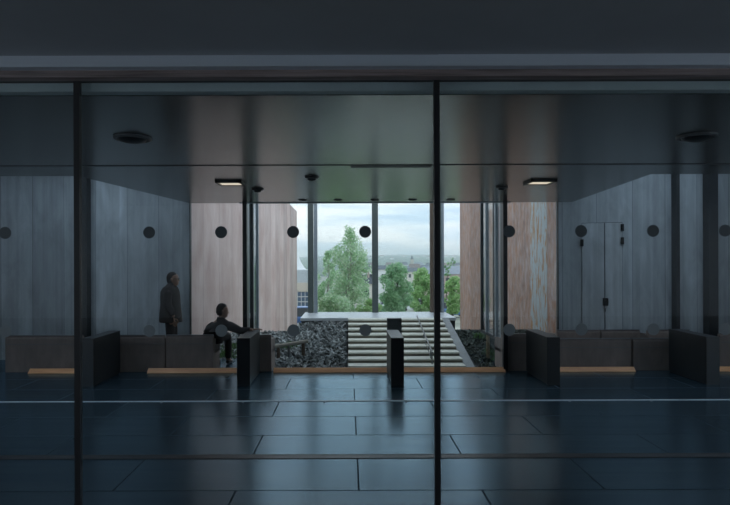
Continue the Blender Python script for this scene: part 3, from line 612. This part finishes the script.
tw = tag(empty('church_tower', (PX(412, 620), 620, ground(620))), 'tiny church tower on the skyline under the hill', 'tower')
B().box(-1.6, 1.6, -1.6, 1.6, 0, PZ(259.5, 620)-ground(620)).build('wall', M_w[2], tw); B().lathe([(1.8, 0), (.1, 4.5)], (0, 0, PZ(259.5, 620)-ground(620)), 8).build('spire', M_r[3], tw)
# white tent and office building in the gap by the left wall
M_tent = mat('white_canvas', (.85, .87, .88), .7, 0, .04)
t = tag(empty('marquee_tent', (PX(297.5, 75), 75, ground(75))), 'white pointed marquee tent beside the pale rusty wall', 'tent')
zb = PZ(272, 75)-ground(75); zp = PZ(254.5, 75)-ground(75)
B().lathe([(1.55, 0), (.95, (zp-zb)*.25), (.45, (zp-zb)*.6), (.04, zp-zb)], (0, 0, zb), 4).build('canopy', M_tent, t)
for a in range(4): B().tube((1.45*math.cos(a*math.pi/2), 1.45*math.sin(a*math.pi/2), 0), (1.45*math.cos(a*math.pi/2), 1.45*math.sin(a*math.pi/2), zb), .06).build('pole', M_silver, t)
Y = 62; t = tag(empty('office_building', (PX(303, Y), Y, ground(Y)-1)), 'grey office building with a blue window grid in the gap by the left wall', 'building'); z_ = lambda y: PZ(y, Y)-ground(Y)+1
B().box(-1.6, .75, 0, 6, 0, z_(292)).build('base_wall', M_w[3], t); B().box(-1.6, .75, 0, 6, z_(282.5), z_(270)).build('upper_wall', mat('pale_grey_cladding', (.5, .53, .55), .6), t)
B().box(-1.6, .75, -.05, 6, z_(291.5), z_(282.5)).build('brown_band', M_w[2], t)
for r in range(3):
    for k in range(4): B().box(-1.0+k*.42, -.66+k*.42, -.06, .04, z_(306-r*5), z_(302-r*5)).build('window', mat('blue_window_%d%d' % (r, k), (.10, .14, .2), .3), t)
# parked cars beyond the slab
M_tyre = mat('black_tyre', (.02, .02, .02), .7)
def car(px, Y, label, col, rz):
    t = tag(empty('parked_car', (PX(px, Y), Y, ground(Y)), rz), label, 'car', 'cars parked beyond the landing')
    paint = mat('car_paint', col, .3, 0, .03)
    b = B().prof([(-.8, .3), (-.8, .8), (-.72, .92), (.72, .92), (.8, .8), (.8, .3)], -2.1, 2.1); b.build('body', paint, t, bevel=.06)
    b = B().add([(-1.5, -.68, .9), (1.1, -.68, .9), (1.1, .68, .9), (-1.5, .68, .9), (-1.1, -.55, 1.45), (.5, -.55, 1.45), (.5, .55, 1.45), (-1.1, .55, 1.45)], [(0,3,2,1), (4,5,6,7), (0,1,5,4), (1,2,6,5), (2,3,7,6), (3,0,4,7)]); b.build('cabin', M_win, t, bevel=.05)
    B().box(-1.05, .45, -.53, .53, 1.44, 1.49).build('roof_panel', paint, t, bevel=.02)
    for sx in (-1.3, 1.3):
        for sy in (-.72, .72): B().tube((sx, sy-.1, .32), (sx, sy+.1, .32), .32, k=18).build('wheel', M_tyre, t)
car(452, 52, 'blue parked car near the rusty right wall', (.10, .22, .42), .3)
car(440, 64, 'grey parked car behind the right upright', (.25, .27, .3), .2)
car(392, 66, 'white parked car below the dark full tree', (.8, .82, .84), .1)
car(426, 70, 'silver parked car below the lighter green tree', (.5, .53, .56), .15)
car(300.5, 36, 'blue parked car low in the gap by the left wall', (.08, .2, .5), .2)

# haze over the town
m, t_, o_ = new_mat('summer_haze'); vs = N(t_, 'ShaderNodeVolumeScatter', Density=0.0006); vs.inputs['Color'].default_value = (.86, .94, 1, 1); t_.links.new(vs.outputs[0], o_.inputs['Volume'])
hz = B().box(-1500, 1500, 118, 3150, -12, 62).build('haze', m); tag(hz, 'thin bluish haze over the far town and hills', 'haze', kind='stuff')

# ------------------------------------------------------------------ people
def skinned(pts, edges, root=0, levels=2):
    """pts: list of (x,y,z,rx[,ry]); returns verts, faces of the grown surface"""
    me = bpy.data.meshes.new('tmp'); me.from_pydata([p[:3] for p in pts], edges, []); o = bpy.data.objects.new('tmp', me); C.objects.link(o)
    md = o.modifiers.new('s', 'SKIN'); md.use_smooth_shade = True; md.branch_smoothing = .5
    sd = o.modifiers.new('u', 'SUBSURF'); sd.levels = levels; sd.render_levels = levels
    for i, p in enumerate(pts):
        sv = me.skin_vertices[0].data[i]; sv.radius = (p[3], p[4] if len(p) > 4 else p[3]); sv.use_root = (i == root)
    bpy.context.view_layer.update()
    ev = o.evaluated_get(bpy.context.evaluated_depsgraph_get()); em = ev.to_mesh()
    v = [tuple(x.co) for x in em.vertices]; fcs = [tuple(p.vertices) for p in em.polygons]; ev.to_mesh_clear()
    bpy.data.objects.remove(o); bpy.data.meshes.remove(me); return v, fcs
def chain(n, off=0): return [(off+i, off+i+1) for i in range(n-1)]
M_skin = mat('skin', (.30, .19, .14), .5, 0, .08, 8)
M_coat = mat('dark_wool_coat', (.040, .037, .036), .9, 0, .15, 20)
M_trou = mat('dark_trousers', (.038, .037, .039), .9, 0, .15, 20)
M_hair = mat('dark_hair', (.022, .018, .016), .6, 0, .3, 30)
M_shoe = mat('black_shoe', (.012, .012, .012), .4)
M_shirt = mat('dark_jumper', (.045, .043, .044), .9, 0, .15, 20)
def ring_loft(rings, k=20):
    """rings: (cx,cy,cz, rx, ry); closed tube with caps"""
    v = []; fcs = []
    for cx, cy, cz, rx, ry in rings:
        for i in range(k): w_ = 2*math.pi*i/k; v.append((cx+rx*math.cos(w_), cy+ry*math.sin(w_), cz))
    for a in range(len(rings)-1):
        for i in range(k): j = (i+1) % k; fcs.append((a*k+i, a*k+j, (a+1)*k+j, (a+1)*k+i))
    fcs.append(tuple(reversed(range(k)))); fcs.append(tuple((len(rings)-1)*k+i for i in range(k))); return v, fcs
def head_mesh(c, tilt=0, yaw=0, s=1.0):
    """head facing +x, c = centre of skull"""
    rings = []
    for z, cx, rx, ry in ((-.150, -.012, .045, .05), (-.125, .0, .062, .057), (-.10, .022, .075, .058), (-.07, .02, .082, .066), (-.035, .012, .090, .073), (0, .005, .097, .078), (.04, .0, .098, .078), (.075, -.006, .088, .07), (.10, -.01, .066, .053), (.118, -.012, .034, .028), (.124, -.012, .008, .008)):
        rings.append((cx, 0, z, rx, ry))
    v, fcs = ring_loft(rings, 24); b = B().add(v, fcs)
    b.add([(.092, -.012, .0), (.092, .012, .0), (.100, -.018, -.042), (.100, .018, -.042), (.128, 0, -.036), (.098, 0, .008), (.09, -.01, -.05), (.09, .01, -.05)], [(0,5,4,2), (5,1,3,4), (2,4,6), (4,3,7), (4,7,6)])   # nose
    b.add(*ring_loft([(.088, 0, -.078, .016, .024), (.096, 0, -.072, .008, .02), (.09, 0, -.066, .014, .022)], 10))   # lips
    for sy in (-1, 1):
        b.add(*ring_loft([(-.005, sy*.078, -.045, .008, .006), (-.003, sy*.083, -.03, .016, .009), (-.006, sy*.086, -.005, .022, .009), (-.008, sy*.082, .018, .014, .006)], 10))   # ear
        b.add(*ring_loft([(.086, sy*.03, -.006, .004, .008), (.091, sy*.03, .004, .005, .014), (.086, sy*.03, .013, .004, .008)], 8))   # eye
    Mx = Matrix.Translation(c) @ Matrix.Rotation(yaw, 4, 'Z') @ Matrix.Rotation(tilt, 4, 'Y') @ Matrix.Scale(s, 4)
    hb = B().add(*ring_loft([(-.040, 0, -.085, .045, .062), (-.040, 0, -.04, .070, .076), (-.040, 0, .01, .074, .083), (-.030, 0, .045, .083, .083), (-.014, 0, .082, .086, .076), (-.012, 0, .112, .068, .057), (-.012, 0, .130, .035, .03), (-.012, 0, .136, .008, .008)], 24))
    b.v = [tuple(Mx @ Vector(p)) for p in b.v]; hb.v = [tuple(Mx @ Vector(p)) for p in hb.v]
    return b, hb
def hand(wrist, d, palm_n, thumb_side, curl=.5, s=1.0):
    """five fingered hand: d = direction of the hand, palm_n = palm normal (fingers curl towards it)"""
    d = Vector(d).normalized(); n = Vector(palm_n); n = (n-d*n.dot(d)).normalized(); a = d.cross(n)*thumb_side; w = Vector(wrist); b = B()
    b.add(*skinned([(*w, .024), (*(w+d*.03*s), .027, .018), (*(w+d*.07*s), .034, .015), (*(w+d*.095*s), .034, .013)], chain(4), 0, 1))
    for k, (o, l) in enumerate(((.027, .070), (.009, .080), (-.009, .074), (-.027, .058))):
        p = w+d*.075*s+a*o; pts = [p]; dd = d.copy()
        for q, fr in enumerate((.25, .42, .32, .24)):
            pts.append(pts[-1]+dd*l*s*fr*1.1); dd = (Matrix.Rotation(curl*(.25+.35*q), 3, a*thumb_side) @ dd)
            if dd.dot(n) < 0 and q == 0: pass
        b.add(*skinned([(*p_, r_) for p_, r_ in zip(pts, (.0095, .0092, .0085, .008, .0065))], chain(5), 0, 1))
    p = w+d*.025*s+a*.022; q = p+(d*.6+a*.7).normalized()*.038*s; r = q+(d*.9+a*.25+n*.25).normalized()*.032*s; e = r+(d+n*.35).normalized()*.024*s
    b.add(*skinned([(*p, .012), (*q, .011), (*r, .0095), (*e, .0075)], chain(4), 0, 1)); return b

# --- standing person, facing right (+x), arms down
def standing():
    ox, oy = PX(171, 10.42), 10.42
    H = 1.72
    body = B()
    pts = [(0,0,.93,.125,.15), (0,0,1.08,.115,.14), (-.005,0,1.25,.125,.165), (-.01,0,1.38,.10,.14), (.005,0,1.46,.056), (.02,0,1.53,.054)]
    ed = chain(6)
    for sy in (-1, 1):
        n = len(pts); pts += [(0, sy*.10, .86, .092), (.015, sy*.10, .50, .062), (-.01, sy*.10, .30, .058), (-.03, sy*.10, .09, .042), (.09, sy*.11, .045, .036)]; ed += [(0, n)]+chain(5, n)
        n = len(pts); fx = .03 if sy < 0 else -.03
        pts += [(-.01, sy*.19, 1.385, .06), (-.02+fx*.3, sy*.235, 1.14, .045), (.06+fx, sy*.24, .93, .034), (.068+fx, sy*.238, .905, .026)]; ed += [(3, n)]+chain(4, n)
    body.add(*skinned(pts, ed, 0, 2))
    hd, hb = head_mesh((.035, 0, H-.128), tilt=-.03, s=1.02); body.add(hd.v, hd.f)
    body.add(*skinned([(.0, 0, 1.44, .058), (.02, 0, 1.50, .055), (.022, 0, 1.56, .055)], chain(3), 0, 1))
    for sy in (-1, 1):
        fx = .03 if sy < 0 else -.03
        h_ = hand((.07+fx, sy*.238, .90), (.12, 0, -1), (-.2, -sy, 0), 1 if sy < 0 else -1, .45); body.add(h_.v, h_.f)
    o = body.build('person', M_skin, loc=(ox, oy, 0), smooth=True); o.rotation_euler = (0, 0, .1)
    tag(o, 'person standing in profile in a long dark coat, looking right', 'person')
    # trousers
    tb = B().add(*skinned([(0,0,.95,.14,.165), (0,0,.86,.13,.16)]+[q for sy in (-1, 1) for q in ((0, sy*.10, .80, .108), (.015, sy*.10, .50, .084), (-.01, sy*.10, .30, .078), (-.025, sy*.10, .07, .078))], [(0, 1), (1, 2), (2, 3), (3, 4), (4, 5), (1, 6), (6, 7), (7, 8), (8, 9)], 0, 2)); tb.build('trousers', M_trou, o, smooth=True)
    cb = B().add(*ring_loft([(.0, 0, .80, .205, .245), (-.005, 0, .84, .206, .245), (-.01, 0, .98, .195, .235), (-.01, 0, 1.12, .18, .225), (-.014, 0, 1.26, .178, .23), (-.018, 0, 1.36, .168, .232), (-.012, 0, 1.43, .135, .215), (-.005, 0, 1.465, .095, .14), (-.0, 0, 1.485, .082, .092), (.0, 0, 1.50, .074, .078)], 28))
    for sy in (-1, 1):
        fx = .03 if sy < 0 else -.03
        cb.add(*skinned([(-.012, sy*.175, 1.38, .105), (-.015, sy*.22, 1.30, .082), (-.02+fx*.3, sy*.245, 1.14, .074), (.03+fx, sy*.25, 1.0, .064), (.055+fx, sy*.245, .925, .058)], chain(5), 0, 2))
    cb.build('coat', M_coat, o, smooth=True)
    B().add(*ring_loft([(.005, 0, 1.455, .082, .088), (.008, 0, 1.49, .079, .082), (.012, 0, 1.525, .072, .075)], 20)).build('collar', M_coat, o, smooth=True)
    hb.build('hair', M_hair, o, smooth=True)
    g = B()
    for sy in (-1, 1):
        for k in range(10):
            a0, a1 = 2*math.pi*k/10, 2*math.pi*(k+1)/10
            c0 = (.140, sy*.034, H-.125)
            g.tube((c0[0], c0[1]+.021*math.cos(a0), c0[2]+.017*math.sin(a0)), (c0[0], c0[1]+.021*math.cos(a1), c0[2]+.017*math.sin(a1)), .003, k=5)
        g.tube((.14, sy*.055, H-.122), (.03, sy*.086, H-.118), .003, k=5)
    g.tube((.141, -.013, H-.122), (.141, .013, H-.122), .003, k=5); g.build('glasses', M_gasket, o)
    for sy in (-1, 1):
        B().add(*skinned([(-.075, sy*.10, .045, .045, .042), (.02, sy*.102, .045, .048, .04), (.12, sy*.108, .035, .046, .03), (.185, sy*.112, .03, .03, .022)], chain(4), 0, 2)).build('shoe', M_shoe, o, smooth=True)
standing()

# --- seated person on the bench end, leaning to the right, forearm on the partition
def seated():
    Y0 = 10.04; th = R(80); ox = PX(213, Y0); Ri = Matrix.Rotation(-th, 3, 'Z')
    L = lambda px, py, Y: Ri @ Vector((PX(px, Y)-ox, Y-Y0, PZ(py, Y)))     # picture point at depth Y, in the body's own frame
    hip = Vector((0, 0, .585)); sh = L(221, 323.5, 9.98); nk = L(221, 318, 9.98); hc = L(222.3, 310.3, 9.98)
    mid = (hip+sh)/2+Vector((-.04, .0, .0))
    sl = sh+Vector((.0, .165, -.05)); sr = sh+Vector((-.01, -.165, -.035))
    arm_r = [sr, L(240.5, 330.5, 9.60), L(253, 329.2, 9.5)]
    arm_l = [sl, Vector((.15, .17, .69)), Vector((.34, .06, .665))]
    pts = [(*hip, .13, .16), (*mid, .12, .155), (*(sh+Vector((-.03, 0, -.09))), .12, .165), (*sh, .10, .14), (*nk, .056), (*(nk+(hc-nk)*.5), .055)]; ed = chain(6)
    legs = []
    for sy, kx, ky in ((-1, .43, -.10), (1, .44, .14)):
        n = len(pts); L_ = [Vector((.06, sy*.10, .56)), Vector((kx, ky, .53)), Vector((kx+.03, ky, .30)), Vector((kx+.02, ky, .09)), Vector((kx+.13, ky, .045))]
        legs.append(L_); pts += [(*p, r) for p, r in zip(L_, (.095, .064, .057, .042, .035))]; ed += [(0, n)]+chain(5, n)
    arms = [arm_r, arm_l]
    for A_ in arms:
        n = len(pts); pts += [(*A_[0], .062), (*A_[1], .045), (*A_[2], .028)]; ed += [(3, n)]+chain(3, n)
    body = B().add(*skinned(pts, ed, 0, 2))
    hd, hb = head_mesh(tuple(hc), tilt=.10, yaw=R(-58)); body.add(hd.v, hd.f)
    body.add(*skinned([(*sh, .07), (*nk, .06), (*(nk+(hc-nk)*.5), .057)], chain(3), 0, 1))
    for A_, sd in ((arms[0], 1), (arms[1], -1)):
        dd = (A_[2]-A_[1]).normalized(); h_ = hand(A_[2], dd+Vector((0, 0, -.02)), (0, 0, -1), sd, .4); body.add(h_.v, h_.f)
    o = body.build('person', M_skin, loc=(ox, Y0, 0), smooth=True); o.rotation_euler = (0, 0, th)
    tag(o, 'person seated on the bench end, leaning right with one arm on the low partition', 'person')
    tb = B().add(*ring_loft([(0, 0, .452, .12, .16), (0, 0, .48, .145, .18), (0, 0, .55, .14, .18), (-.01, 0, .61, .11, .15), (-.01, 0, .63, .05, .07)], 24))
    for L_ in legs: tb.add(*skinned([(0, L_[0].y*.8, .535, .085), (*L_[0], .092), (*((L_[0]+L_[1])/2), .088), (*L_[1], .078), (*L_[2], .07), (*L_[3], .062)], chain(6), 0, 2))
    tb.build('trousers', M_trou, o, smooth=True)
    def at_(z, k=0.0): u = (z-hip.z)/(sh.z-hip.z); c_ = hip+(sh-hip)*u+Vector((-.045*math.sin(max(0, min(1, u))*math.pi), 0, 0)); return (c_.x, c_.y, z)
    z1 = sh.z
    jb = B().add(*ring_loft([(*at_(.47), .155, .195), (*at_(.56), .165, .20), (*at_((.56+z1)/2), .155, .20), (*at_(z1-.13), .155, .222), (*at_(z1-.05), .145, .225), (*at_(z1+.005), .12, .185), (*at_(z1+.04), .09, .12), (nk.x-.005, nk.y, nk.z-.005, .072, .076), (nk.x, nk.y, nk.z+.025, .066, .07)], 28))
    for A_ in arms: jb.add(*skinned([(*(A_[0]+(A_[0]-sh)*-.25), .095), (*A_[0], .092), (*(A_[0]*.45+A_[1]*.55), .078), (*A_[1], .066), (*(A_[1]+(A_[2]-A_[1])*.88), .048)], chain(5), 0, 2))
    jb.build('jumper', M_shirt, o, smooth=True)
    hb.build('hair', M_hair, o, smooth=True)
    for L_ in legs:
        a = L_[3]; B().add(*skinned([(a.x-.05, a.y, .045, .044, .042), (a.x+.05, a.y, .045, .046, .04), (a.x+.14, a.y, .035, .044, .03), (a.x+.19, a.y, .03, .03, .022)], chain(4), 0, 2)).build('shoe', M_shoe, o, smooth=True)
seated()
